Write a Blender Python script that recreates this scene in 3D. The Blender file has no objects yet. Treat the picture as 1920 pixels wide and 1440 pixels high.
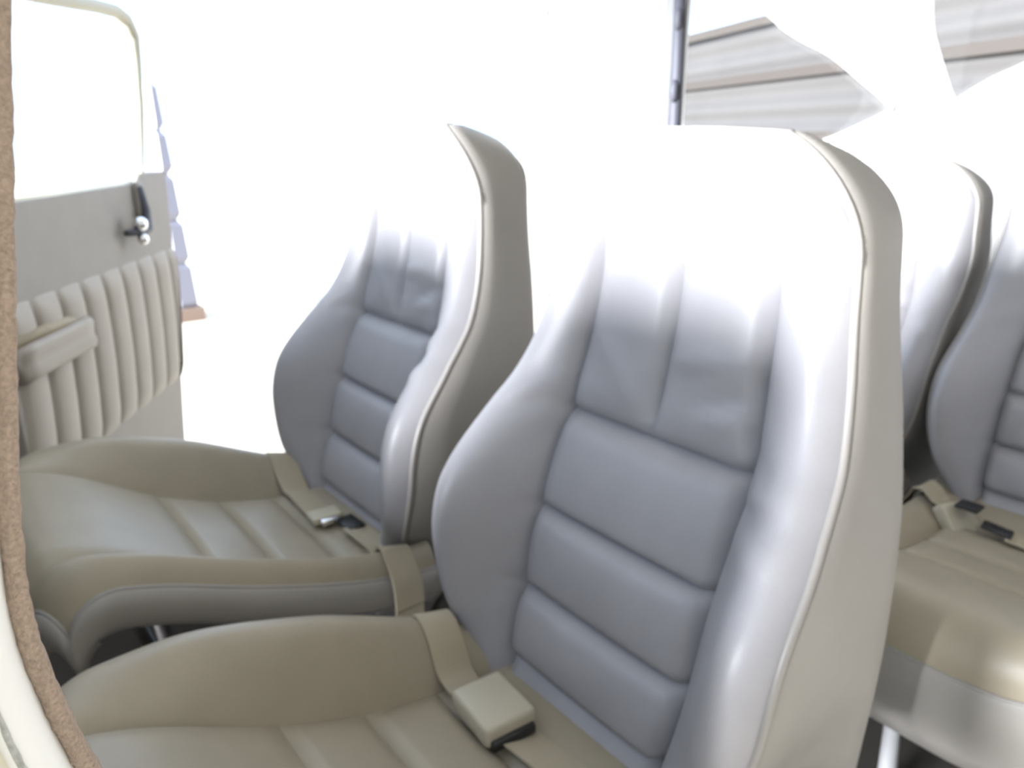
import bpy, bmesh, math, random
from mathutils import Vector, Matrix

# ------------------------------------------------------------------ camera, sky, sun, exposure
scene = bpy.context.scene
col = scene.collection
R = math.radians

CAM_YAW, CAM_PITCH, FOCAL_PX = R(39.0), R(18.3), 1400.0
cam_data = bpy.data.cameras.new('camera')
cam = bpy.data.objects.new('camera', cam_data)
col.objects.link(cam)
d = Vector((math.sin(CAM_YAW) * math.cos(CAM_PITCH), math.cos(CAM_YAW) * math.cos(CAM_PITCH), -math.sin(CAM_PITCH)))
r = Vector((math.cos(CAM_YAW), -math.sin(CAM_YAW), 0))
u = r.cross(d)
cam.matrix_world = Matrix(((r.x, u.x, -d.x, 0.0), (r.y, u.y, -d.y, 0.0), (r.z, u.z, -d.z, 1.0), (0, 0, 0, 1)))
cam_data.sensor_width = 36.0
cam_data.lens = 36.0 * FOCAL_PX / 1920.0
cam_data.clip_start = 0.01
cam_data.dof.use_dof = True
cam_data.dof.focus_distance = 0.26
cam_data.dof.aperture_fstop = 15.0
scene.camera = cam

world = bpy.data.worlds.new('sky')
scene.world = world
world.use_nodes = True
bg = world.node_tree.nodes['Background']
bg.inputs['Color'].default_value = (0.62, 0.77, 1.0, 1)
bg.inputs['Strength'].default_value = 2.5

sun_data = bpy.data.lights.new('sun', 'SUN')
sun_data.energy = 32.0
sun_data.angle = R(16.0)
sun_data.color = (0.91, 0.94, 1.0)
sun = bpy.data.objects.new('sun', sun_data)
col.objects.link(sun)
SUN_EL, SUN_AZ = R(7.6), R(-0.2)
sun.rotation_euler = Vector((math.cos(SUN_EL) * math.cos(SUN_AZ), math.cos(SUN_EL) * math.sin(SUN_AZ), -math.sin(SUN_EL))).to_track_quat('-Z', 'Y').to_euler()
sun.location = (-6, 0.5, 4)

scene.view_settings.view_transform = 'Standard'
scene.view_settings.look = 'None'
scene.view_settings.gamma = 1.0
scene.view_settings.use_curve_mapping = False
scene.view_settings.exposure = 0.0


# ------------------------------------------------------------------ materials
def mat(name, color, rough=0.5, metal=0.0, noise=0.0, nscale=40.0, bump=0.0, bscale=200.0, spec=0.5, coat=0.0):
    m = bpy.data.materials.new(name)
    m.use_nodes = True
    nt = m.node_tree
    b = nt.nodes['Principled BSDF']
    b.inputs['Base Color'].default_value = (*color, 1)
    b.inputs['Roughness'].default_value = rough
    b.inputs['Metallic'].default_value = metal
    b.inputs['Specular IOR Level'].default_value = spec
    b.inputs['Coat Weight'].default_value = coat
    tc = nt.nodes.new('ShaderNodeTexCoord')
    if noise > 0:
        n = nt.nodes.new('ShaderNodeTexNoise')
        n.inputs['Scale'].default_value = nscale
        n.inputs['Detail'].default_value = 4
        nt.links.new(tc.outputs['Object'], n.inputs['Vector'])
        rmp = nt.nodes.new('ShaderNodeValToRGB')
        rmp.color_ramp.elements[0].position = 0.3
        rmp.color_ramp.elements[1].position = 0.7
        rmp.color_ramp.elements[0].color = (*[c * (1 - noise) for c in color], 1)
        rmp.color_ramp.elements[1].color = (*[min(1, c * (1 + noise)) for c in color], 1)
        nt.links.new(n.outputs['Fac'], rmp.inputs['Fac'])
        nt.links.new(rmp.outputs['Color'], b.inputs['Base Color'])
    if bump > 0:
        n2 = nt.nodes.new('ShaderNodeTexNoise')
        n2.inputs['Scale'].default_value = bscale
        n2.inputs['Detail'].default_value = 3
        nt.links.new(tc.outputs['Object'], n2.inputs['Vector'])
        bp = nt.nodes.new('ShaderNodeBump')
        bp.inputs['Strength'].default_value = bump
        bp.inputs['Distance'].default_value = 0.002
        nt.links.new(n2.outputs['Fac'], bp.inputs['Height'])
        nt.links.new(bp.outputs['Normal'], b.inputs['Normal'])
    return m


def glass_mat(name, tint, gloss=0.06):
    m = bpy.data.materials.new(name)
    m.use_nodes = True
    nt = m.node_tree
    nt.nodes.clear()
    out = nt.nodes.new('ShaderNodeOutputMaterial')
    mx = nt.nodes.new('ShaderNodeMixShader')
    tr = nt.nodes.new('ShaderNodeBsdfTransparent')
    gl = nt.nodes.new('ShaderNodeBsdfGlossy')
    tr.inputs['Color'].default_value = (*tint, 1)
    gl.inputs['Roughness'].default_value = 0.05
    mx.inputs['Fac'].default_value = gloss
    nt.links.new(tr.outputs[0], mx.inputs[1])
    nt.links.new(gl.outputs[0], mx.inputs[2])
    nt.links.new(mx.outputs[0], out.inputs['Surface'])
    return m


M = dict(
    leather=mat('grey_leather', (0.288, 0.278, 0.286), 0.42, noise=0.04, nscale=18, bump=0.12, bscale=420),
    gusset=mat('side_leather', (0.262, 0.243, 0.218), 0.5, noise=0.03, nscale=14, bump=0.1, bscale=420),
    cushion=mat('cushion_leather', (0.29, 0.25, 0.182), 0.42, noise=0.04, nscale=18, bump=0.12, bscale=420),
    piping=mat('leather_piping', (0.27, 0.25, 0.23), 0.4),
    webbing=mat('beige_webbing', (0.36, 0.31, 0.22), 0.75, bump=0.4, bscale=900),
    buckle=mat('beige_buckle', (0.40, 0.36, 0.27), 0.42),
    black=mat('black_plastic', (0.012, 0.012, 0.012), 0.45),
    chrome=mat('chrome', (0.8, 0.8, 0.8), 0.16, 1.0),
    steel=mat('grey_painted_steel', (0.42, 0.42, 0.42), 0.4, 0.4),
    carpet=mat('dark_carpet', (0.035, 0.03, 0.024), 0.95, noise=0.3, nscale=300, bump=0.6, bscale=600),
    trim=mat('white_cabin_trim', (0.90, 0.90, 0.89), 0.45),
    frame=mat('cream_window_frame', (0.40, 0.37, 0.28), 0.45),
    shadesteel=mat('shaded_steel', (0.05, 0.045, 0.04), 0.5, 0.3),  # the leg steel again, with under-seat shade put into its colour
    darkwall=mat('sky_blocker_paint', (0.16, 0.15, 0.14), 0.7),  # only for the added unseen wall that blocks sky light
    roof=mat('headliner', (0.78, 0.78, 0.78), 0.85),
    paint=mat('white_paint', (0.88, 0.88, 0.86), 0.3),
    cream=mat('cream_paint', (0.80, 0.76, 0.62), 0.35),
    doorvinyl=mat('grey_door_vinyl', (0.255, 0.23, 0.20), 0.55, noise=0.03, nscale=20, bump=0.1, bscale=400),
    pleat=mat('beige_door_vinyl', (0.32, 0.282, 0.235), 0.5, noise=0.03, nscale=20, bump=0.1, bscale=400),
    rubber=mat('grey_rubber', (0.055, 0.055, 0.068), 0.6),
    strip=mat('tan_weatherstrip', (0.52, 0.40, 0.31), 0.95, noise=0.2, nscale=900, bump=1.0, bscale=1500),
    bead=mat('grey_sealant', (0.45, 0.46, 0.44), 0.7, noise=0.3, nscale=500),
    concrete=mat('pale_concrete', (0.78, 0.68, 0.53), 0.85, noise=0.06, nscale=0.6),
    sheet=mat('hangar_sheet', (0.072, 0.066, 0.062), 0.55, noise=0.06, nscale=1.5),
    girt=mat('brown_steel', (0.045, 0.035, 0.028), 0.6),
    siding=mat('blue_grey_siding', (0.27, 0.26, 0.30), 0.5),
    footing=mat('rust_footing', (0.3, 0.21, 0.16), 0.8),
    glass=glass_mat('window_glass', (0.97, 0.98, 0.98)),
)


# ------------------------------------------------------------------ helpers
def mesh_obj(name, verts, faces, m, parent=None, smooth=True, recalc=True):
    me = bpy.data.meshes.new(name)
    me.from_pydata([tuple(v) for v in verts], [], faces)
    if recalc:
        bm = bmesh.new()
        bm.from_mesh(me)
        bmesh.ops.remove_doubles(bm, verts=bm.verts, dist=1e-6)
        bmesh.ops.recalc_face_normals(bm, faces=bm.faces)
        bm.to_mesh(me)
        bm.free()
    for p in me.polygons:
        p.use_smooth = smooth
    me.materials.append(m)
    o = bpy.data.objects.new(name, me)
    col.objects.link(o)
    if parent:
        o.parent = parent
    return o


def empty(name, loc=(0, 0, 0), rz=0.0):
    o = bpy.data.objects.new(name, None)
    o.empty_display_size = 0.05
    o.location = loc
    o.rotation_euler = (0, 0, rz)
    col.objects.link(o)
    return o


def tag(o, label, cat, group=None):
    o['label'] = label
    o['category'] = cat
    if group:
        o['group'] = group
    return o


def structure(o, label=None):
    o['kind'] = 'structure'
    if label:
        o['label'] = label
    return o


def copy_tree(o, parent=None):
    c = o.copy()
    col.objects.link(c)
    c.parent = parent
    for ch in o.children:
        copy_tree(ch, c)
    return c


def lerp_table(tab, x):
    if x <= tab[0][0]:
        return tab[0][1]
    for (x0, y0), (x1, y1) in zip(tab, tab[1:]):
        if x <= x1:
            return y0 + (y1 - y0) * (x - x0) / (x1 - x0)
    return tab[-1][1]


def smooth_table(tab, x):
    # cubic Hermite through the table
    n = len(tab)
    if x <= tab[0][0]:
        return tab[0][1]
    if x >= tab[-1][0]:
        return tab[-1][1]
    sl = []
    for i in range(n):
        a, b = max(0, i - 1), min(n - 1, i + 1)
        sl.append((tab[b][1] - tab[a][1]) / (tab[b][0] - tab[a][0]))
    for i in range(n - 1):
        if x <= tab[i + 1][0]:
            h = tab[i + 1][0] - tab[i][0]
            t = (x - tab[i][0]) / h
            return ((2 * t ** 3 - 3 * t * t + 1) * tab[i][1] + (t ** 3 - 2 * t * t + t) * h * sl[i]
                    + (-2 * t ** 3 + 3 * t * t) * tab[i + 1][1] + (t ** 3 - t * t) * h * sl[i + 1])


def sstep(a, b, x):
    t = max(0.0, min(1.0, (x - a) / (b - a)))
    return t * t * (3 - 2 * t)


def tube(path, rad, seg=8, closed=False):
    vs, fs = [], []
    n = len(path)
    prev = None
    for i, p in enumerate(path):
        p = Vector(p)
        a = Vector(path[(i - 1) % n] if closed else path[max(0, i - 1)])
        b = Vector(path[(i + 1) % n] if closed else path[min(n - 1, i + 1)])
        t = (b - a).normalized()
        ref = prev if prev else (Vector((0, 0, 1)) if abs(t.z) < 0.9 else Vector((1, 0, 0)))
        s = (ref - t * ref.dot(t)).normalized()
        prev = s
        q = t.cross(s)
        rr = rad[i] if isinstance(rad, (list, tuple)) else rad
        for k in range(seg):
            an = 2 * math.pi * k / seg
            vs.append(p + (s * math.cos(an) + q * math.sin(an)) * rr)
    for i in range(n if closed else n - 1):
        j = (i + 1) % n
        for k in range(seg):
            k2 = (k + 1) % seg
            fs.append((i * seg + k, i * seg + k2, j * seg + k2, j * seg + k))
    if not closed:
        fs.append(tuple(range(seg))[::-1])
        fs.append(tuple((n - 1) * seg + k for k in range(seg)))
    return vs, fs


def bevel_box(name, size, m, parent=None, bev=0.004, seg=3, mtx=None):
    bm = bmesh.new()
    bmesh.ops.create_cube(bm, size=1.0)
    for v in bm.verts:
        v.co = Vector((v.co.x * size[0], v.co.y * size[1], v.co.z * size[2]))
    if bev > 0:
        bmesh.ops.bevel(bm, geom=bm.edges[:], offset=bev, segments=seg, profile=0.5, affect='EDGES')
    if mtx is not None:
        bmesh.ops.transform(bm, matrix=mtx, verts=bm.verts)
    me = bpy.data.meshes.new(name)
    bm.to_mesh(me)
    bm.free()
    for p in me.polygons:
        p.use_smooth = True
    me.materials.append(m)
    o = bpy.data.objects.new(name, me)
    col.objects.link(o)
    if parent:
        o.parent = parent
    return o


def slab(name, outer, holes, origin, tvec, nvec, thick, m, parent=None, bev=0.0):
    """A flat panel from an outline in (s, z) with holes, given thickness along nvec."""
    cu = bpy.data.curves.new(name, 'CURVE')
    cu.dimensions = '2D'
    cu.fill_mode = 'BOTH'
    for lp in [outer] + list(holes):
        sp = cu.splines.new('POLY')
        sp.points.add(len(lp) - 1)
        for p, q in zip(sp.points, lp):
            p.co = (q[0], q[1], 0, 1)
        sp.use_cyclic_u = True
    cu.extrude = thick / 2
    cu.bevel_depth = bev
    cu.bevel_resolution = 2
    tmp = bpy.data.objects.new(name, cu)
    col.objects.link(tmp)
    dg = bpy.context.evaluated_depsgraph_get()
    me = bpy.data.meshes.new_from_object(tmp.evaluated_get(dg))
    bpy.data.objects.remove(tmp)
    bpy.data.curves.remove(cu)
    me.name = name
    o3, t3, n3 = Vector(origin), Vector(tvec), Vector(nvec)
    for v in me.vertices:
        c = v.co.copy()
        v.co = o3 + t3 * c.x + Vector((0, 0, 1)) * c.y + n3 * (c.z + thick / 2)
    bm = bmesh.new()
    bm.from_mesh(me)
    bmesh.ops.remove_doubles(bm, verts=bm.verts, dist=1e-6)
    bmesh.ops.recalc_face_normals(bm, faces=bm.faces)
    bm.to_mesh(me)
    bm.free()
    me.materials.clear()
    me.materials.append(m)
    for p in me.polygons:
        p.use_smooth = False
    o = bpy.data.objects.new(name, me)
    col.objects.link(o)
    if parent:
        o.parent = parent
    return o


def smooth_loop(pts, it=2):
    for _ in range(it):
        q = []
        n = len(pts)
        for i in range(n):
            a, b = pts[i], pts[(i + 1) % n]
            q.append((a[0] * .75 + b[0] * .25, a[1] * .75 + b[1] * .25))
            q.append((a[0] * .25 + b[0] * .75, a[1] * .25 + b[1] * .75))
        pts = q
    return pts


def box_verts(x0, x1, y0, y1, z0, z1):
    v = [(x0, y0, z0), (x1, y0, z0), (x1, y1, z0), (x0, y1, z0), (x0, y0, z1), (x1, y0, z1), (x1, y1, z1), (x0, y1, z1)]
    f = [(0, 3, 2, 1), (4, 5, 6, 7), (0, 1, 5, 4), (1, 2, 6, 5), (2, 3, 7, 6), (3, 0, 4, 7)]
    return v, f


# ------------------------------------------------------------------ the cabin shell and the ground outside
v, f = box_verts(-0.9, 2.75, 0.07, 1.34, -0.03, 0.0)
structure(mesh_obj('floor', v, f, M['carpet'], smooth=False), 'dark carpeted cabin floor under the seats')

v, f = box_verts(-0.05, 2.75, 0.04, 1.40, 1.46, 1.49)
structure(mesh_obj('ceiling', v, f, M['roof'], smooth=False), 'grey cabin headliner above the seats')

wing_prof = [(-0.45, 1.56), (-0.38, 1.61), (-0.15, 1.66), (0.25, 1.67), (0.75, 1.62), (1.20, 1.55), (1.20, 1.545), (0.6, 1.525), (0.0, 1.515), (-0.38, 1.525)]
vs = [(x, y, z + 0.02 * (-y)) for y in (0.10, -5.2) for (x, z) in wing_prof]
n = len(wing_prof)
fs = [(i, (i + 1) % n, n + (i + 1) % n, n + i) for i in range(n)] + [tuple(range(n)), tuple(range(2 * n - 1, n - 1, -1))]
structure(mesh_obj('wing', vs, fs, M['paint'], smooth=False), 'white high wing above the near doorway')

# far side: sill below the cargo opening and the tapering wall behind it
slab_far = slab('wall_far', [(-0.9, 0.32), (0.10, 0.32), (0.10, 1.46), (-0.05, 1.46), (-0.05, 0.9), (-0.9, 0.9)], [],
                (0, 1.34, 0), (1, 0, 0), (0, 1, 0), 0.03, M['trim'])
kick = slab('shade_panel_far', [(-0.9, -0.03), (1.6, -0.03), (1.6, 0.32), (-0.9, 0.32)], [], (0, 1.34, 0), (1, 0, 0), (0, 1, 0), 0.03, M['carpet'])  # its dark colour stands in for the shade under the seats
structure(kick, 'panel below the far cargo opening, under-seat shade put into its colour')
structure(slab_far, 'white far cabin side wall around the cargo opening')

WT = Vector((1, -0.45, 0)).normalized()
WN = Vector((0.45, 1, 0)).normalized()
W0 = Vector((1.6, 1.32, 0))
win1 = smooth_loop([(0.022, 1.44), (0.09, 1.42), (0.165, 1.335), (0.245, 1.30), (0.32, 1.25), (0.447, 1.208), (0.539, 1.153), (0.66, 1.083), (0.655, 1.066), (0.544, 1.02), (0.449, 0.985), (0.30, 0.945), (0.05, 0.93), (0.022, 0.96)], 2)
win2 = smooth_loop([(0.735, 1.44), (0.735, 1.30), (0.80, 1.19), (0.86, 1.095), (0.88, 1.10), (0.964, 1.15), (1.084, 1.196), (1.20, 1.25), (1.23, 1.32), (1.22, 1.44)], 2)
wr = slab('wall_rear', [(0.0, -0.03), (1.27, -0.03), (1.27, 1.46), (0.0, 1.46)], [win1, win2], W0, WT, WN, 0.014, M['trim'])
structure(wr, 'white tapering rear cabin wall with two windows')
for i, w in enumerate((win1, win2)):
    cx = sum(p[0] for p in w) / len(w)
    cz = sum(p[1] for p in w) / len(w)
    grown = [(cx + (p[0] - cx) * 1.03, cz + (p[1] - cz) * 1.03) for p in w]
    g = slab('window_%d' % (i + 1), grown, [], W0 + WN * 0.016, WT, WN, 0.003, M['glass'])
    structure(g, ('clear cabin side window showing the hangar wall', 'clear rear cabin window beside the white post')[i])
    pth = [W0 + WT * p[0] + Vector((0, 0, p[1])) - WN * 0.002 for p in w]
    v, f = tube(pth, 0.006, 6, closed=True)
    mesh_obj('window_seal', v, f, M['trim'], g)

# near side: lower wall, wall behind the doorway
near = slab('wall_near', [(-0.9, -0.03), (2.75, -0.03), (2.75, 1.46), (1.15, 1.46), (1.15, 0.04), (0.20, 0.04), (0.06, 0.10), (-0.02, 0.22), (-0.08, 0.42), (-0.9, 0.42)], [smooth_loop([(1.4, 0.95), (2.4, 0.95), (2.4, 1.38), (1.4, 1.38)], 2)],
            (0, 0.04, 0), (1, 0, 0), (0, 1, 0), 0.02, M['paint'])
structure(near, 'white near fuselage side below and behind the doorway')

v, f = box_verts(-9, 11, -5.9, -5.5, -0.95, 6.0)  # added unseen block, darkens the light reaching the seat sides
structure(mesh_obj('sky_blocker', v, f, M['darkwall'], smooth=False), 'added unseen dark wall behind the camera, blocking near-side sky light')
gv = [(-40, -40, -0.95), (60, -40, -0.95), (60, 60, -0.95), (-40, 60, -0.95)]
structure(mesh_obj('ground', gv, [(0, 1, 2, 3)], M['concrete'], smooth=False), 'pale sunlit concrete apron outside the aircraft')


# ------------------------------------------------------------------ near door post with weatherstrip, on the left
post_tab = [(0.30, 0.19), (0.40, 0.135), (0.50, 0.095), (0.65, 0.052), (0.75, 0.029), (0.80, 0.019), (0.833, 0.0125), (0.856, 0.0085), (0.884, 0.006), (0.916, 0.0085), (0.948, 0.0135), (1.027, 0.0265), (1.2, 0.055), (1.38, 0.085)]


def post_x(z):
    return smooth_table(post_tab, z) + 0.0014


def sweep_post(name, prof, m, parent, z0=0.32, z1=1.36, n=130, jitter=0.0, seed=1):
    """prof: closed outline of (dx, y) offsets from the edge of the doorway."""
    rnd = random.Random(seed)
    vs, fs = [], []
    k = len(prof)
    for i in range(n + 1):
        z = z0 + (z1 - z0) * i / n
        dx_dz = (post_x(z + 0.004) - post_x(z - 0.004)) / 0.008
        nx, nz = 1 / math.hypot(1, dx_dz), -dx_dz / math.hypot(1, dx_dz)
        for (a, y) in prof:
            j = rnd.uniform(-jitter, jitter)
            vs.append((post_x(z) + (a + j) * nx, y + j, z + (a + j) * nz))
    for i in range(n):
        for q in range(k):
            q2 = (q + 1) % k
            fs.append((i * k + q, i * k + q2, (i + 1) * k + q2, (i + 1) * k + q))
    fs.append(tuple(range(k)))
    fs.append(tuple(n * k + q for q in range(k)))
    return mesh_obj(name, vs, fs, m, parent)


dp = empty('trim_1', (0, 0, 0))
structure(dp, 'white near door post edged with tan fuzzy weatherstrip')
sweep_post('weatherstrip', [(0.0, 0.201), (-0.0006, 0.199), (-0.0035, 0.198), (-0.0050, 0.1995), (-0.0050, 0.206), (0.0, 0.206)], M['strip'], dp, n=420, jitter=0.00025, seed=4)
sweep_post('flange', [(-0.0047, 0.2005), (-0.0065, 0.196), (-0.0135, 0.1925), (-0.016, 0.193), (-0.016, 0.207), (-0.0047, 0.207)], M['paint'], dp)
sweep_post('sealant_bead', [(-0.0125, 0.1925), (-0.0132, 0.1916), (-0.0140, 0.1925), (-0.0140, 0.195), (-0.0125, 0.195)], M['bead'], dp, n=420, jitter=0.0002, seed=9)
sweep_post('skin', [(-0.0155, 0.193), (-0.026, 0.186), (-0.12, 0.10), (-0.125, 0.14), (-0.015, 0.207)], M['cream'], dp)


# ------------------------------------------------------------------ the seat: all shapes in seat coordinates (x aft, y to the far side, z up)
SX = 0.30                                  # the seat's origin on the floor
XC = [(0.26, 0.46), (0.36, 0.455), (0.42, 0.464), (0.45, 0.472), (0.502, 0.488), (0.596, 0.513), (0.704, 0.556), (0.78, 0.577), (0.86, 0.589), (0.92, 0.588), (0.97, 0.578), (1.015, 0.562)]
HW = [(0.26, 0.13), (0.36, 0.145), (0.42, 0.175), (0.47, 0.203), (0.53, 0.221), (0.60, 0.226), (0.66, 0.222), (0.72, 0.208), (0.78, 0.192), (0.85, 0.178), (0.92, 0.172), (1.02, 0.166)]
BO = [(0.36, 0.0), (0.42, 0.022), (0.47, 0.046), (0.53, 0.066), (0.58, 0.076), (0.63, 0.076), (0.69, 0.052), (0.74, 0.026), (0.80, 0.014), (0.88, 0.012), (0.95, 0.012), (1.02, 0.010)]
YS = [(0.36, 0.10), (0.42, 0.113), (0.50, 0.119), (0.70, 0.121), (0.80, 0.112), (0.92, 0.105), (1.02, 0.10)]
ROWS = [0.42, 0.502, 0.596, 0.704]
TOP = 1.006
REARX = [(0.26, 0.725), (0.34, 0.722), (0.45, 0.712), (0.55, 0.698), (0.68, 0.694), (0.80, 0.700), (0.90, 0.700), (0.96, 0.698), (1.006, 0.684)]
REARW = [(0.26, 0.196), (0.36, 0.202), (0.45, 0.207), (0.55, 0.211), (0.66, 0.206), (0.74, 0.192), (0.85, 0.169), (0.93, 0.161), (1.02, 0.155)]


def groove(dist, depth=0.008, w=0.0055):
    return depth * math.exp(-(dist / w) ** 2)


def ridge(y, z, y0, z0, y1, z1, amp, w):
    dx, dz = y1 - y0, z1 - z0
    L = math.hypot(dx, dz)
    a = ((y - y0) * dx + (z - z0) * dz) / L
    b = (-(y - y0) * dz + (z - z0) * dx) / L
    t = a / L
    if t < -0.3 or t > 1.3:
        return 0
    env = sstep(-0.3, 0.3, t) * (1 - sstep(0.7, 1.3, t))
    return amp * env * math.exp(-(b / w) ** 2)


WRINKLES = [(-0.015, 0.792, -0.085, 0.800, 0.0045, 0.010), (-0.06, 0.757, -0.105, 0.775, -0.004, 0.006), (-0.07, 0.742, -0.108, 0.752, 0.0035, 0.006),
            (-0.13, 0.70, -0.19, 0.725, 0.004, 0.008), (-0.135, 0.684, -0.20, 0.70, -0.004, 0.008), (-0.14, 0.665, -0.205, 0.685, 0.005, 0.010),
            (-0.125, 0.735, -0.16, 0.72, -0.003, 0.008), (0.03, 0.74, 0.09, 0.80, 0.003, 0.012), (0.13, 0.74, 0.18, 0.715, 0.003, 0.010), (0.13, 0.715, 0.175, 0.70, -0.003, 0.008)]


REAR_ROW = False


def hw_at(z):
    return smooth_table(HW, z) + (0.034 * sstep(0.66, 0.84, z) if REAR_ROW else 0.0)


def rw_at(z):
    return smooth_table(REARW, z) + (0.034 * sstep(0.66, 0.84, z) if REAR_ROW else 0.0)


def back_x(y, z, edge):
    ay = abs(y)
    ys, hw = smooth_table(YS, z), hw_at(z)
    x = smooth_table(XC, z)
    s = sstep(ys - 0.005, ys + 0.075, ay)
    x -= smooth_table(BO, z) * s
    if ay > ys:                                           # the bolster is padded
        q = (ay - ys) / max(1e-4, hw - ys)
        x -= 0.012 * math.sin(math.pi * min(1, q)) ** 0.7
    x += groove(ay - ys, 0.012, 0.006)
    if ay <= ys + 1e-6:
        side = max(0.0, math.cos(math.pi / 2 * min(1, ay / ys)))
        if z < ROWS[-1]:
            lo = 0.26
            for hi in ROWS:
                if z <= hi:
                    t = (z - lo) / (hi - lo)
                    break
                lo = hi
            prof = (max(0.0, 1 - (2 * t - 1) ** 2)) ** 0.5
            skew = 0.75 + 0.5 * t
            x -= 0.0125 * prof * skew * side ** 0.25
            for hz in ROWS:
                x += groove(z - hz, 0.009 if hz < 0.7 else 0.012, 0.0055)
        else:
            up = sstep(0.704, 0.74, z)
            x += groove(z - ROWS[-1], 0.012, 0.006)
            q = abs(y) / ys
            x -= 0.009 * (math.sin(math.pi * q) if q < 1 else 0) ** 0.6 * up
            x += groove(y, 0.009, 0.006) * up
    for wr in WRINKLES:
        x -= 1.15 * ridge(y, z, *wr)
    if edge < 0.022:
        x += 0.020 * (1 - edge / 0.022) ** 2
    return x


def ztop(t):
    a = abs(t)
    tc = 0.48
    if a <= tc:
        return TOP - 0.003 * (a / tc) ** 2
    q = min(1.0, (a - tc) / (1 - tc))
    return TOP - 0.003 - 0.092 * (1 - math.sqrt(max(0.0, 1 - q ** 2.1)))


def zbot(t):
    return 0.27 + 0.02 * abs(t) ** 4


def back_grid():
    cols = []
    nb, npn = 14, 11
    for i in range(nb):
        cols.append(('b', -1, i / nb))                    # near bolster, edge to seam
    for i in range(npn):
        cols.append(('p', -1, i / npn))
    for i in range(npn):
        cols.append(('p', 1, i / npn))
    for i in range(nb + 1):
        cols.append(('b', 1, i / nb))
    bands = [(None, ROWS[0], 8), (ROWS[0], ROWS[1], 12), (ROWS[1], ROWS[2], 13), (ROWS[2], ROWS[3], 14), (ROWS[3], None, 40)]
    pts, rowband = [], []
    for bi, (lo, hi, n) in enumerate(bands):
        last = bi == len(bands) - 1
        for i in range(n + (1 if last else 0)):
            w = i / n
            row = []
            for (kind, sg, q) in cols:
                # a normalised side position to shape the rounded top and bottom
                if kind == 'b':
                    e = math.sin(math.pi / 2 * (q if sg > 0 else 1 - q))
                    t0 = 0.55 + 0.45 * e
                else:
                    t0 = 0.55 * (1 - q if sg < 0 else q)
                t0 *= sg
                z0 = zbot(t0) if lo is None else lo
                z1 = ztop(t0) if hi is None else hi
                ww = w if hi is not None else 1 - (1 - w) ** 1.15
                z = z0 + (z1 - z0) * ww
                ys, hw = smooth_table(YS, z), hw_at(z)
                if kind == 'b':
                    y = sg * (ys + (hw - ys) * e)
                else:
                    y = sg * ys * (1 - q if sg < 0 else q)
                edge = min((hw - abs(y)), ztop(t0) - z) if last else hw - abs(y)
                row.append(Vector((back_x(y, z, max(0.0, edge)) - SX, y, z)))
            pts.append(row)
            rowband.append(bi)
    return pts, rowband, nb, npn


def sub_grid(name, pts, r0, r1, c0, c1, m, parent):
    vs, fs = [], []
    w = c1 - c0 + 1
    for i in range(r0, r1 + 1):
        for j in range(c0, c1 + 1):
            vs.append(pts[i][j])
    for i in range(r1 - r0):
        for j in range(c1 - c0):
            a = i * w + j
            fs.append((a, a + 1, a + w + 1, a + w))
    return mesh_obj(name, vs, fs, m, parent, recalc=False)


# seat cushion heightfield
ZC = [(-0.03, 0.548), (0.0, 0.556), (0.03, 0.551), (0.08, 0.530), (0.19, 0.464), (0.28, 0.425), (0.37, 0.404), (0.46, 0.398), (0.50, 0.398)]
ZB = [(-0.03, 0.0), (0.0, -0.010), (0.06, 0.012), (0.14, 0.056), (0.20, 0.075), (0.28, 0.080), (0.38, 0.055), (0.46, 0.024), (0.50, 0.02)]
CX = [0.19, 0.28, 0.37]
CHW, CYN, CYF, CF, CR = 0.212, 0.168, 0.124, -0.035, 0.49


def cush_z(x, y, edge=1.0, front=1.0):
    ay = abs(y)
    CYS = CYF if y > 0 else CYN
    z = smooth_table(ZC, x)
    z += smooth_table(ZB, x) * sstep(CYS - 0.01, min(CYS + 0.05, 0.195), ay) * (1.0 if y > 0 else 0.42) * (0.2 if REAR_ROW else 1.0)
    if ay > CYS:
        z += 0.008 * math.sin(math.pi * min(1, (ay - CYS) / (CHW - CYS))) ** 0.7
    z -= groove(ay - CYS, 0.007, 0.006)
    if ay < CYS:
        side = math.cos(math.pi / 2 * ay / CYS) ** 0.3
        lo = CF
        for hi in CX + [0.52]:
            if x <= hi:
                t = (x - lo) / (hi - lo)
                break
            lo = hi
        z += 0.008 * max(0.0, 1 - (2 * t - 1) ** 2) ** 0.5 * side
        for c in CX:
            z -= groove(x - c, 0.006, 0.005)
    if edge < 0.03:
        z -= 0.026 * (1 - edge / 0.03) ** 2.4
    if front < 0.06:
        z -= 0.055 * (1 - math.sqrt(max(0.0, 1 - (1 - front / 0.06) ** 2)))
    return z


def cush_front(y):
    return CF + 0.05 * (abs(y) / CHW) ** 4


def cush_grid():
    nb, npn = 12, 20
    ycols = [-(CHW - (CHW - CYN) * i / nb) for i in range(nb)] + [-CYN + (CYN + CYF) * i / npn for i in range(npn)] + [CYF + (CHW - CYF) * i / nb for i in range(nb + 1)]
    bands = [(None, CX[0], 26), (CX[0], CX[1], 10), (CX[1], CX[2], 10), (CX[2], CR, 12)]
    pts = []
    for bi, (lo, hi, n) in enumerate(bands):
        last = bi == len(bands) - 1
        for i in range(n + (1 if last else 0)):
            w = i / n
            row = []
            for y in ycols:
                x0 = cush_front(y) if lo is None else lo
                ww = w ** 1.3 if lo is None else w
                x = x0 + (hi - x0) * ww
                z = cush_z(x, y, CHW - abs(y), x - cush_front(y))
                row.append(Vector((x - SX, y, z)))
            pts.append(row)
    return pts, nb, npn, [0, 26, 36, 46, 58]


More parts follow.
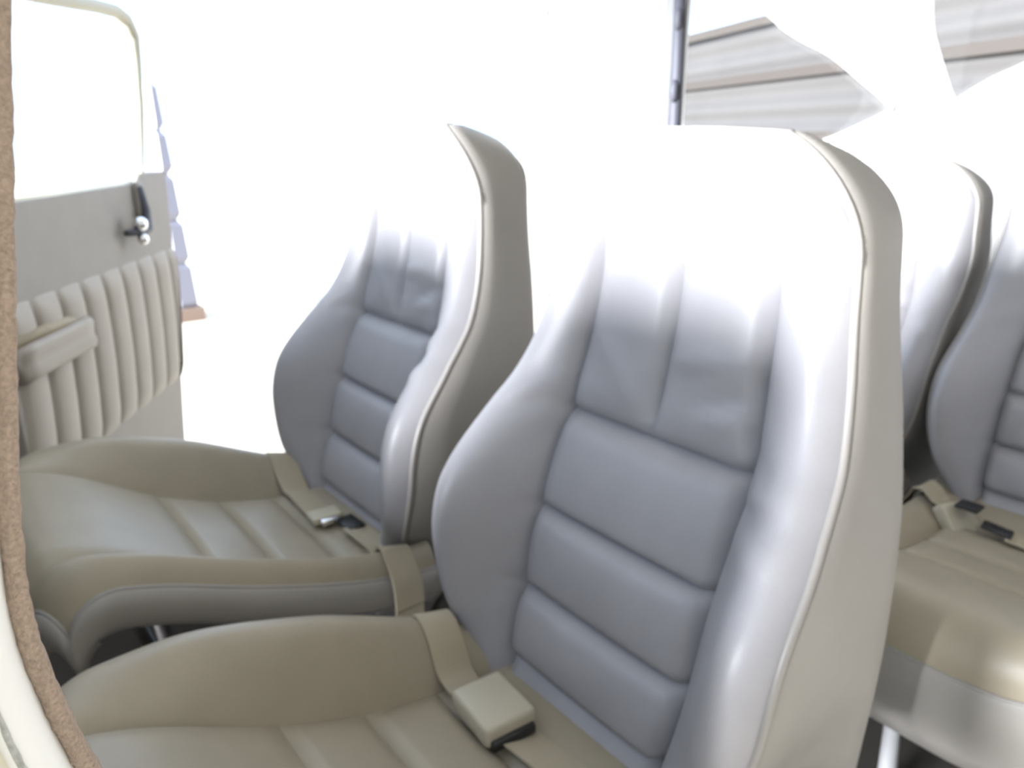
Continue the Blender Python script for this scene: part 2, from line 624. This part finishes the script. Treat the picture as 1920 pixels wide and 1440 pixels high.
def make_seat():
    root = empty('aircraft_seat')
    # ---- backrest
    pts, rowband, nb, npn = back_grid()
    nr, nc = len(pts), len(pts[0])
    ring = [pts[i][0] for i in range(nr)] + [pts[nr - 1][j] for j in range(1, nc)] + [pts[i][nc - 1] for i in range(nr - 2, -1, -1)]
    vs, fs = [], []
    lay = [(0.0, 0.0), (0.03, 0.004), (0.25, 0.006), (0.55, 0.005), (0.85, 0.003), (0.95, 0.0015), (1.0, -0.006)]

    def rear_pt(p, q):
        k = 1 + q * (rw_at(p.z) / hw_at(p.z) - 1)
        xr = smooth_table(REARX, p.z) - SX
        return Vector((p.x + (xr - p.x) * q, p.y * k, p.z - 0.014 * q * sstep(0.90, 1.0, p.z)))
    for (q, out) in lay:
        for p in ring:
            n2 = Vector((0, p.y, (p.z - 0.80) if p.z > 0.90 else 0.0))
            n2 = n2.normalized() if n2.length > 1e-5 else Vector((0, 0, 1))
            o = n2 * out
            g = rear_pt(p, q)
            vs.append(g + Vector((0, o.y, o.z)))
    L = len(ring)
    for k in range(len(lay) - 1):
        for i in range(L - 1):
            fs.append((k * L + i, k * L + i + 1, (k + 1) * L + i + 1, (k + 1) * L + i))
    # rear shell and closed bottom
    base = len(vs)
    for i in range(0, nr):
        for j in range(nc):
            p = rear_pt(pts[i][j], 1.0)
            tt = min(1.0, abs(p.y) / rw_at(p.z))
            up = min(1.0, max(0.0, (ztop(0) - pts[i][j].z) / 0.05))
            vs.append(p + Vector((0.018 * (1 - tt ** 4) * up, -p.y * 0.025, -0.005 * sstep(0.90, 1.0, p.z))))
    for i in range(nr - 1):
        for j in range(nc - 1):
            a = base + i * nc + j
            fs.append((a, a + nc, a + nc + 1, a + 1))
    b0 = len(vs)
    for j in range(nc):
        vs.append(pts[0][j])
    for j in range(nc - 1):
        fs.append((b0 + j, b0 + j + 1, base + j + 1, base + j))
    back = mesh_obj('backrest', vs, fs, M['gusset'], root)
    pv, pf = tube([p + Vector((0.001, 0, 0)) for p in ring], 0.0042, 8)
    mesh_obj('piping', pv, pf, M['piping'], back)
    sub_grid('back_bolster', pts, 0, nr - 1, 0, nb, M['leather'], back)
    sub_grid('back_bolster', pts, 0, nr - 1, nb + 2 * npn, nc - 1, M['leather'], back)
    starts = [rowband.index(k) for k in range(5)] + [nr - 1]
    for k in range(4):
        sub_grid('back_panel', pts, starts[k], starts[k + 1], nb, nb + 2 * npn, M['leather'], back)
    sub_grid('back_panel', pts, starts[4], nr - 1, nb, nb + npn, M['leather'], back)
    sub_grid('back_panel', pts, starts[4], nr - 1, nb + npn, nb + 2 * npn, M['leather'], back)
    # ---- cushion
    cp, cb, cn, st = cush_grid()
    nr, nc = len(cp), len(cp[0])
    ring = [cp[i][0] for i in range(nr - 1, -1, -1)] + [cp[0][j] for j in range(1, nc)] + [cp[i][nc - 1] for i in range(1, nr)]
    vs, fs = [], []
    lay = [(0.0, 0.0), (0.05, 0.006), (0.3, 0.008), (0.75, 0.002), (1.0, -0.012)]
    for (q, out) in lay:
        for p in ring:
            depth = lerp_table([(-0.34, 0.175), (-0.29, 0.135), (-0.20, 0.085), (0.20, 0.07)], p.x) if REAR_ROW else 0.06
            n2 = Vector((p.x + 0.10 if p.x < -0.26 else 0, p.y, 0)).normalized()
            vs.append(Vector((p.x + n2.x * out, p.y + n2.y * out, p.z - depth * q)))
    L = len(ring)
    for k in range(len(lay) - 1):
        for i in range(L - 1):
            fs.append((k * L + i, k * L + i + 1, (k + 1) * L + i + 1, (k + 1) * L + i))
    fs.append(tuple((len(lay) - 1) * L + i for i in range(L)))
    cush = mesh_obj('seat_cushion', vs, fs, M['gusset'], root)
    pv, pf = tube([p.copy() for p in ring], 0.0026, 8)
    mesh_obj('piping', pv, pf, M['piping'], cush)
    sub_grid('cushion_bolster', cp, 0, nr - 1, 0, cb, M['cushion'], cush)
    sub_grid('cushion_bolster', cp, 0, nr - 1, cb + cn, nc - 1, M['cushion'], cush)
    for k in range(4):
        sub_grid('cushion_panel', cp, st[k], min(st[k + 1], nr - 1), cb, cb + cn, M['cushion'], cush)
    # ---- frame and legs
    fx = -0.27 if REAR_ROW else -0.18
    pth = [(fx, -0.165, 0.30), (0.20, -0.165, 0.24), (0.26, -0.165, 0.30), (0.26, -0.165, 0.40), (0.26, 0.165, 0.40), (0.26, 0.165, 0.30), (0.20, 0.165, 0.24), (fx, 0.165, 0.30)]
    v, f = tube(pth, 0.014, 10, closed=True)
    mesh_obj('seat_frame', v, f, M['steel' if REAR_ROW else 'shadesteel'], root)
    for (x, y) in ((-0.24 if REAR_ROW else -0.14, -0.16), (-0.24 if REAR_ROW else -0.14, 0.04 if REAR_ROW else 0.16), (0.22, -0.17), (0.22, 0.17)):
        lean = 0.04 if x < 0 else -0.02
        v, f = tube([(x, y, 0.30 if x < 0 else 0.25), (x + lean * 0.5, y, 0.15), (x + lean, y, 0.02), (x + lean, y, 0.0)], [0.013, 0.013, 0.016, 0.022], 10)
        mesh_obj('leg', v, f, M['steel' if REAR_ROW else 'shadesteel'], root)
    return root


seat = make_seat()
REAR_ROW = True
rear_seat = make_seat()
REAR_ROW = False
CTILT = R(12.5)                            # the rear cushions lie flatter
ROT = Matrix.Rotation(-CTILT, 3, 'Y')
PIV = Vector((0.17, 0, 0.40))
SEATS = [
    ((0.0, 0.467, 0.0), 'grey leather aircraft seat nearest the doorway, beige buckle box on its cushion'),
    ((0.044, 1.055, 0.0), 'grey leather aircraft seat beside the open far door, behind the nearest seat'),
    ((0.94, 0.308, -0.035), 'rear grey leather seat cut off by the right edge, buckle on its cushion'),
    ((0.94, 0.738, -0.035), 'rear grey leather seat mostly hidden behind the nearest seat'),
    ((-0.80, 0.467, 0.0), 'front grey leather seat ahead of the nearest seat, outside the picture'),
    ((-0.80, 1.055, 0.0), 'front grey leather seat ahead of the far seat, outside the picture'),
]
seat_objs = []
for i, (loc, lab) in enumerate(SEATS):
    o = seat if i == 0 else rear_seat if i == 2 else copy_tree(rear_seat if i == 3 else seat)
    o.location = (loc[0] + SX, loc[1], max(0.0, loc[2]))
    if loc[2] < 0:
        o.scale = (1, 0.915, 0.965)
    if i == 1:
        for c in o.children:
            if c.name.startswith('backrest'):
                rb = Matrix.Rotation(R(2.2), 3, 'Y')
                pv = Vector((0.23, 0, 0.60))
                c.scale = (1, 1, 1.04)
                c.rotation_euler = (0, R(2.2), 0)
                c.location = pv - rb @ Vector((pv.x, 0, pv.z * 1.04))
    if i > 3:
        o.scale = (1, 1.25, 1)                  # unseen front seats widened to block sun from the bolsters behind
    if i in (2, 3):
        for c in o.children:
            if c.name.startswith('seat_cushion'):
                c.location = PIV - ROT @ PIV
                c.rotation_euler = (0, -CTILT, 0)
    tag(o, lab, 'seat', 'cabin seats')
    seat_objs.append(o)


# ------------------------------------------------------------------ the open doors on the far side
D0 = Vector((0.168, 1.40, 0))
DT = Vector((0.592, 0.806, 0)).normalized()
DN = Vector((0.806, -0.592, 0)).normalized()      # towards the cabin


def dpt(s, z, off=0.0):
    return D0 + DT * s + DN * off + Vector((0, 0, z))


door = structure(empty('door_1', dpt(-0.13, 0.24)), 'open far cargo door leaf with pleated panel and pull handle')
DB = Vector(door.location)


def dmesh(name, vs, fs, m, parent=None, smooth=True):
    return mesh_obj(name, [Vector(q) - DB for q in vs], fs, m, parent or door, smooth)


def edge_s(z):
    return smooth_table([(0.24, 0.415), (0.32, 0.428), (0.48, 0.462), (0.646, 0.500), (0.837, 0.524), (0.925, 0.533)], z)


outl = [(-0.14, 0.24)] + [(edge_s(0.24 + i * 0.0425), 0.24 + i * 0.0425) for i in range(17)] + [(0.525, 0.925), (0.405, 0.925), (0.392, 0.915), (0.385, 0.907), (-0.14, 0.903)]
pan = slab('door_panel', outl, [], dpt(0, 0) - DB, DT, DN * -1, 0.035, M['doorvinyl'], door, bev=0.003)
# cream painted edge round the free side of the door
v, f = tube([dpt(edge_s(0.24 + i * 0.0425) + 0.004, 0.24 + i * 0.0425, -0.012) for i in range(17)], 0.009, 8)
dmesh('door_edge', v, f, M['cream'])
v, f = tube([dpt(-0.14, 0.905, -0.008), dpt(0.38, 0.911, -0.008)], 0.006, 8)
dmesh('window_sill', v, f, M['cream'])
# pleats
n_pl = 9
for k in range(n_pl):
    s0 = -0.135 + k * 0.0765
    s1 = s0 + 0.0765
    vs, fs = [], []
    nu, nz = 10, 26
    for i in range(nz + 1):
        q = i / nz
        z = 0.468 + (0.766 - 0.468) * q
        sh = 0.012 * math.sin(math.pi * q) - 0.033 * (1 - q) * (0.5 + 0.5 * (k / n_pl))
        for j in range(nu + 1):
            w = j / nu
            s = min(s0 + (s1 - s0) * w + sh, edge_s(z) - 0.006)
            h = 0.001 + 0.013 * math.sqrt(max(0.0, 1 - (2 * w - 1) ** 2)) * min(1, q * 8, (1 - q) * 8) ** 0.5
            vs.append(dpt(s, z, h))
    for i in range(nz):
        for j in range(nu):
            a = i * (nu + 1) + j
            fs.append((a, a + 1, a + nu + 2, a + nu + 1))
    dmesh('pleat', vs, fs, M['pleat'])
# armrest with a pull recess above it
v, f = [], []
arm_prof = [(0.0, 0.648), (0.030, 0.650), (0.038, 0.660), (0.030, 0.672), (0.030, 0.682), (0.036, 0.694), (0.030, 0.703), (0.0, 0.706)]
for s in (-0.14, -0.10, -0.05, 0.0, 0.05, 0.074, 0.080, 0.082):
    sc = 1.0 if s < 0.078 else (0.85 if s < 0.081 else 0.5)
    for (o, z) in arm_prof:
        v.append(dpt(s, 0.677 + (z - 0.677) * (1 if sc > 0.9 else 0.93), 0.008 + o * sc * 0.5))
k = len(arm_prof)
for i in range(7):
    for j in range(k):
        f.append((i * k + j, i * k + (j + 1) % k, (i + 1) * k + (j + 1) % k, (i + 1) * k + j))
f.append(tuple(range(k)))
f.append(tuple(7 * k + j for j in range(k)))
dmesh('armrest', v, f, M['pleat'])
v, f = tube([dpt(-0.14, 0.711, 0.010), dpt(0.0, 0.710, 0.010), dpt(0.05, 0.706, 0.008)], [0.010, 0.009, 0.005], 8)
dmesh('pull_ledge', v, f, M['webbing'])
# latch: dark upright bar, lever and chrome knob
hb = bevel_box('handle_plate', (0.012, 0.030, 0.105), M['doorvinyl'], door, 0.003, 2, Matrix.Translation(dpt(0.372, 0.862, 0.008) - DB) @ Matrix.Rotation(math.atan2(DN.y, DN.x), 4, 'Z'))
v, f = tube([dpt(0.362, 0.905, 0.015), dpt(0.366, 0.86, 0.02), dpt(0.35, 0.822, 0.024), dpt(0.31, 0.822, 0.026), dpt(0.262, 0.824, 0.02)], [0.006, 0.008, 0.010, 0.009, 0.006], 8)
lev = dmesh('handle_lever', v, f, M['rubber'])
for (s, z, rr) in ((0.298, 0.838, 0.014), (0.300, 0.808, 0.011)):
    bm = bmesh.new()
    bmesh.ops.create_uvsphere(bm, u_segments=14, v_segments=10, radius=rr)
    me = bpy.data.meshes.new('knob')
    bm.to_mesh(me)
    bm.free()
    for p in me.polygons:
        p.use_smooth = True
    me.materials.append(M['chrome'])
    kn = bpy.data.objects.new('knob', me)
    col.objects.link(kn)
    kn.parent = door
    kn.location = dpt(s, z, 0.034) - DB
# window frame of the door, and its pane
fr = [dpt(-0.14, 1.195), dpt(0.0, 1.206), dpt(0.162, 1.216), dpt(0.33, 1.229), dpt(0.41, 1.232), dpt(0.452, 1.222), dpt(0.474, 1.196), dpt(0.474, 1.15), dpt(0.458, 1.06), dpt(0.435, 0.98), dpt(0.418, 0.925)]
fine = []
for i in range(len(fr) - 1):
    for j in range(4):
        fine.append(fr[i].lerp(fr[i + 1], j / 4))
fine.append(fr[-1])
rad = [lerp_table([(0, 0.010), (18, 0.013), (24, 0.014), (30, 0.009), (40, 0.004)], i) for i in range(len(fine))]
v, f = tube(fine, rad, 8)
dmesh('window_frame', v, f, M['frame'])
pane = slab('window_pane', [(-0.14, 0.90), (0.418, 0.90), (0.436, 0.98), (0.458, 1.06), (0.474, 1.15), (0.474, 1.196), (0.45, 1.224), (0.41, 1.232), (0.162, 1.216), (-0.14, 1.195)], [], dpt(0, 0) - DB, DT, DN * -1, 0.003, M['glass'], door)

# aft leaf of the cargo door, swung straight out, white inner face towards the front
door2 = structure(empty('door_2', (1.60, 1.37, 0.12)), 'open white aft cargo door leaf standing straight out')
A0 = Vector((1.60, 1.37, 0))
AT = Vector((0.11, 0.994, 0)).normalized()
AN = Vector((0.994, -0.11, 0)).normalized()
B2 = Vector(door2.location)
slab('door_panel', [(0.0, 0.12), (0.44, 0.12), (0.47, 0.3), (0.475, 1.2), (0.48, 1.26), (0.49, 1.34), (0.46, 1.42), (0.0, 1.42)], [], A0 - B2, AT, AN, 0.03, M['paint'], door2, bev=0.003)
v, f = tube([A0 - B2 + AT * 0.478 + Vector((0, 0, z)) + AT * (0.012 * max(0, z - 1.2) / 0.1) - AN * 0.001 for z in (0.14, 0.5, 0.9, 1.05, 1.1, 1.2, 1.25, 1.3, 1.36)], 0.0045, 6)
mesh_obj('door_seal', v, f, M['black'], door2)
# grey jamb post with hinge knuckles
jamb = structure(empty('trim_2', (1.602, 1.318, 0.12)), 'grey hinge post of the aft cargo door with two knuckles')
v, f = tube([(0.0, 0, 0.0), (0.003, 0, 0.9), (0.0, 0, 1.05), (-0.012, 0, 1.34)], 0.0155, 12)
mesh_obj('post', v, f, M['rubber'], jamb)
for z in (0.99, 1.155):
    v, f = tube([(-0.013, -0.006, z - 0.026), (-0.014, -0.006, z - 0.016), (-0.015, -0.006, z), (-0.014, -0.006, z + 0.016), (-0.013, -0.006, z + 0.026)], [0.005, 0.010, 0.011, 0.010, 0.005], 10)
    mesh_obj('hinge_knuckle', v, f, M['rubber'], jamb)


# ------------------------------------------------------------------ seat belts
def ribbon(name, pts, width, m, parent, thick=0.0022, wdir=None, origin=Vector((0, 0, 0))):
    """A flat webbing band through 3-D points; wdir gives the direction of the width."""
    fine = []
    n = len(pts)
    P = [Vector(p) for p in pts]
    for i in range(n - 1):
        p0, p1, p2, p3 = P[max(0, i - 1)], P[i], P[i + 1], P[min(n - 1, i + 2)]
        for j in range(6):
            t = j / 6
            fine.append(0.5 * ((2 * p1) + (p2 - p0) * t + (2 * p0 - 5 * p1 + 4 * p2 - p3) * t * t + (3 * p1 - p0 - 3 * p2 + p3) * t ** 3))
    fine.append(P[-1])
    vs, fs = [], []
    for i, p in enumerate(fine):
        t = (fine[min(len(fine) - 1, i + 1)] - fine[max(0, i - 1)]).normalized()
        w = Vector(wdir)
        w = (w - t * w.dot(t)).normalized()
        nn = w.cross(t).normalized()
        if nn.z < 0:
            nn = -nn
        for (a, b) in ((-1, 0), (1, 0), (1, 1), (-1, 1)):
            vs.append(p + w * (a * width / 2) + nn * (thick * b) - origin)
    for i in range(len(fine) - 1):
        for q in range(4):
            q2 = (q + 1) % 4
            fs.append((i * 4 + q, i * 4 + q2, i * 4 + 4 + q2, i * 4 + 4 + q))
    fs.append((3, 2, 1, 0))
    e = (len(fine) - 1) * 4
    fs.append((e, e + 1, e + 2, e + 3))
    return mesh_obj(name, vs, fs, m, parent, smooth=False)


def frame_mtx(p, t, up):
    t = Vector(t).normalized()
    upv = Vector(up)
    s = upv.cross(t).normalized()
    n = t.cross(s).normalized()
    return Matrix(((t.x, s.x, n.x, p[0]), (t.y, s.y, n.y, p[1]), (t.z, s.z, n.z, p[2]), (0, 0, 0, 1)))


BELTS = []   # filled below


def on_seat(k, x, y, lift=0.004):
    """World point on the cushion of seat k; x in seat row coordinates, y off the seat's centre line."""
    loc = SEATS[k][0]
    sc = 0.965 if loc[2] < 0 else 1.0
    if loc[2] < 0:
        q = PIV + ROT @ (Vector((x - SX, y, (cush_z(x, y, max(0.0, CHW - abs(y))) - smooth_table(ZB, x) * 0.8 * sstep(0.115, 0.17, abs(y)) * (1.0 if y > 0 else 0.42)))) - PIV)
        return Vector((loc[0] + SX + q.x, loc[1] + q.y * 0.915, q.z * sc + lift))
    return Vector((loc[0] + x, loc[1] + y, cush_z(x, y, max(0.0, CHW - abs(y))) * sc + lift))


def lay(k, x0, y0, x1, y1, n=7, lift=0.005):
    return [on_seat(k, x0 + (x1 - x0) * i / n, y0 + (y1 - y0) * i / n, lift) for i in range(n + 1)]


def belt(k, far_pts, near_pts, label, big_box=True):
    root = empty('seat_belt', on_seat(k, 0.42, 0.0, 0.0))
    o = Vector(root.location)
    tag(root, label, 'seat belt', 'seat belts on the cabin seats')
    if far_pts:
        ribbon('webbing', far_pts, 0.048, M['webbing'], root, wdir=(1, 0.0, -0.27 if k < 2 else -0.05), origin=o)
        a, b = Vector(far_pts[-2]), Vector(far_pts[-1])
        t = (b - a).normalized()
        if big_box:
            mt = frame_mtx(b + t * 0.030 + Vector((0, 0, 0.014)) - o, t, (0, 0, 1))
            bk = bevel_box('buckle', (0.075, 0.062, 0.026), M['buckle'], root, 0.006, 3, mt)
            mt2 = frame_mtx(b + t * 0.036 + Vector((0, 0, 0.006)) - o, t, (0, 0, 1))
            bevel_box('buckle_slot', (0.074, 0.052, 0.012), M['black'], bk, 0.002, 2, mt2)
        else:
            mt = frame_mtx(b + t * 0.012 + Vector((0, 0, 0.008)) - o, t, (0, 0, 1))
            bk = bevel_box('buckle', (0.035, 0.05, 0.014), M['buckle'], root, 0.005, 3, mt)
            mt2 = frame_mtx(b + t * 0.032 + Vector((0, 0, 0.008)) - o, t, (0, 0, 1))
            bevel_box('tongue', (0.014, 0.03, 0.010), M['chrome'], bk, 0.003, 2, mt2)
    if near_pts:
        ribbon('webbing', near_pts, 0.048, M['webbing'], root, wdir=(1, 0.0, -0.27 if k < 2 else -0.05), origin=o)
        a, b = Vector(near_pts[-2]), Vector(near_pts[-1])
        t = (b - a).normalized()
        mt = frame_mtx(b + t * 0.014 + Vector((0, 0, 0.004)) - o, t, (0, 0, 1))
        tg = bevel_box('tongue', (0.045, 0.030, 0.004), M['chrome'] if k == 0 else M['black'], root, 0.001, 1, mt)
    return root


# far seat
belt(1, [on_seat(1, 0.415, 0.226, -0.06), on_seat(1, 0.415, 0.222, -0.01)] + lay(1, 0.415, 0.205, 0.40, -0.015),
     [on_seat(1, 0.432, -0.228, -0.07), on_seat(1, 0.432, -0.228, -0.03), on_seat(1, 0.432, -0.222, -0.003)] + lay(1, 0.432, -0.205, 0.425, -0.08),
     'beige lap belt with small chrome tip on the seat by the open door', big_box=False)
# nearest seat
belt(0, [on_seat(0, 0.405, 0.226, -0.06), on_seat(0, 0.405, 0.222, -0.01)] + lay(0, 0.405, 0.205, 0.392, 0.075),
     [on_seat(0, 0.42, -0.228, -0.06), on_seat(0, 0.42, -0.222, -0.01)] + lay(0, 0.415, -0.205, 0.392, 0.02),
     'beige lap belt with large square buckle box on the nearest seat')
rb = belt(2, [on_seat(2, 0.42, 0.226, -0.05), on_seat(2, 0.42, 0.222, 0.0)] + lay(2, 0.42, 0.205, 0.375, 0.125, lift=0.014),
     [on_seat(2, 0.39, -0.228, -0.05), on_seat(2, 0.39, -0.222, 0.0)] + lay(2, 0.39, -0.205, 0.365, 0.025, lift=0.012),
     'beige lap belt with dark-centred buckle on the rear seat at the right edge')
for c in rb.children:
    if c.name.startswith('buckle'):
        p = on_seat(2, 0.367, 0.092) + Vector((0, 0, 0.039)) - rb.location
        bevel_box('buckle_insert', (0.034, 0.036, 0.006), M['black'], c, 0.002, 2, Matrix.Translation(p))


# ------------------------------------------------------------------ outside: hangar wall behind the windows, lap-sided shed
HT = Vector((math.sin(R(24)), math.cos(R(24)), 0))
HN = Vector((-HT.y, HT.x, 0))                     # towards the aircraft
H0 = Vector((5.87, 3.81, -0.95))
hang = tag(empty('hangar_wall', H0), 'corrugated grey hangar wall with brown rails seen through the rear windows', 'wall')
HZ = 2.90
per = 0.19
nrow = int(HZ / per)
for k in range(nrow):
    vs, fs = [], []
    prof = [(q / 10, 0.032 * (0.5 - 0.5 * math.cos(2 * math.pi * q / 10))) for q in range(11)]
    for s in (-6.0, 3.05):
        for (q, o) in prof:
            vs.append(HT * s + HN * o + Vector((0, 0, (k + q) * per)))
    n = len(prof)
    for j in range(n - 1):
        fs.append((j, j + 1, n + j + 1, n + j))
    mesh_obj('wall_sheet', vs, fs, M['sheet'], hang, smooth=True)
for z in (0.55, 1.30, 1.95, 2.42, 2.85):
    a = HT * -6.0 + HN * 0.06
    b = HT * 3.05 + HN * 0.06
    vs, fs = [], []
    for p in (a, b):
        for (o, dz) in ((0, -0.035), (0.06, -0.035), (0.06, 0.035), (0, 0.035)):
            vs.append(p + HN * o + Vector((0, 0, z + dz)))
    fs = [(0, 1, 5, 4), (1, 2, 6, 5), (2, 3, 7, 6), (3, 0, 4, 7), (0, 3, 2, 1), (4, 5, 6, 7)]
    mesh_obj('rail', vs, fs, M['girt'], hang, smooth=False)

shed = tag(empty('stepped_post', (2.0, 8.6, -0.95)), 'narrow blue-grey stepped metal post outside, just right of the open door', 'post')
shed_rows = [(1.52, 1.09, 2.318), (1.05, 0.66, 2.345), (0.61, 0.175, 2.362), (0.135, -0.29, 2.392), (-0.33, -0.80, 2.418)]
SB = Vector(shed.location)
for (zt, zb, xe) in shed_rows:
    vs = []
    prof = [(zt + 0.03, -0.045), (zt, -0.03), (zt - 0.04, 0.0), (zb + 0.05, 0.018), (zb + 0.01, 0.0), (zb - 0.03, -0.03)]
    for (z, o) in prof:
        vs += [Vector((2.262, 8.6 - o, z)) - SB, Vector((xe + o, 8.6 - o, z)) - SB, Vector((xe + o, 8.9, z)) - SB, Vector((2.262, 8.9, z)) - SB]
    fs = []
    for i in range(len(prof) - 1):
        for q in range(4):
            fs.append((i * 4 + q, i * 4 + (q + 1) % 4, i * 4 + 4 + (q + 1) % 4, i * 4 + 4 + q))
    fs += [(0, 1, 2, 3), tuple((len(prof) - 1) * 4 + q for q in (3, 2, 1, 0))]
    mesh_obj('post_segment', vs, fs, M['siding'], shed, smooth=False)
v, f = box_verts(0.2, 0.49, -0.06, 0.36, 0.0, 0.14)
mesh_obj('footing', v, f, M['footing'], shed, smooth=False)
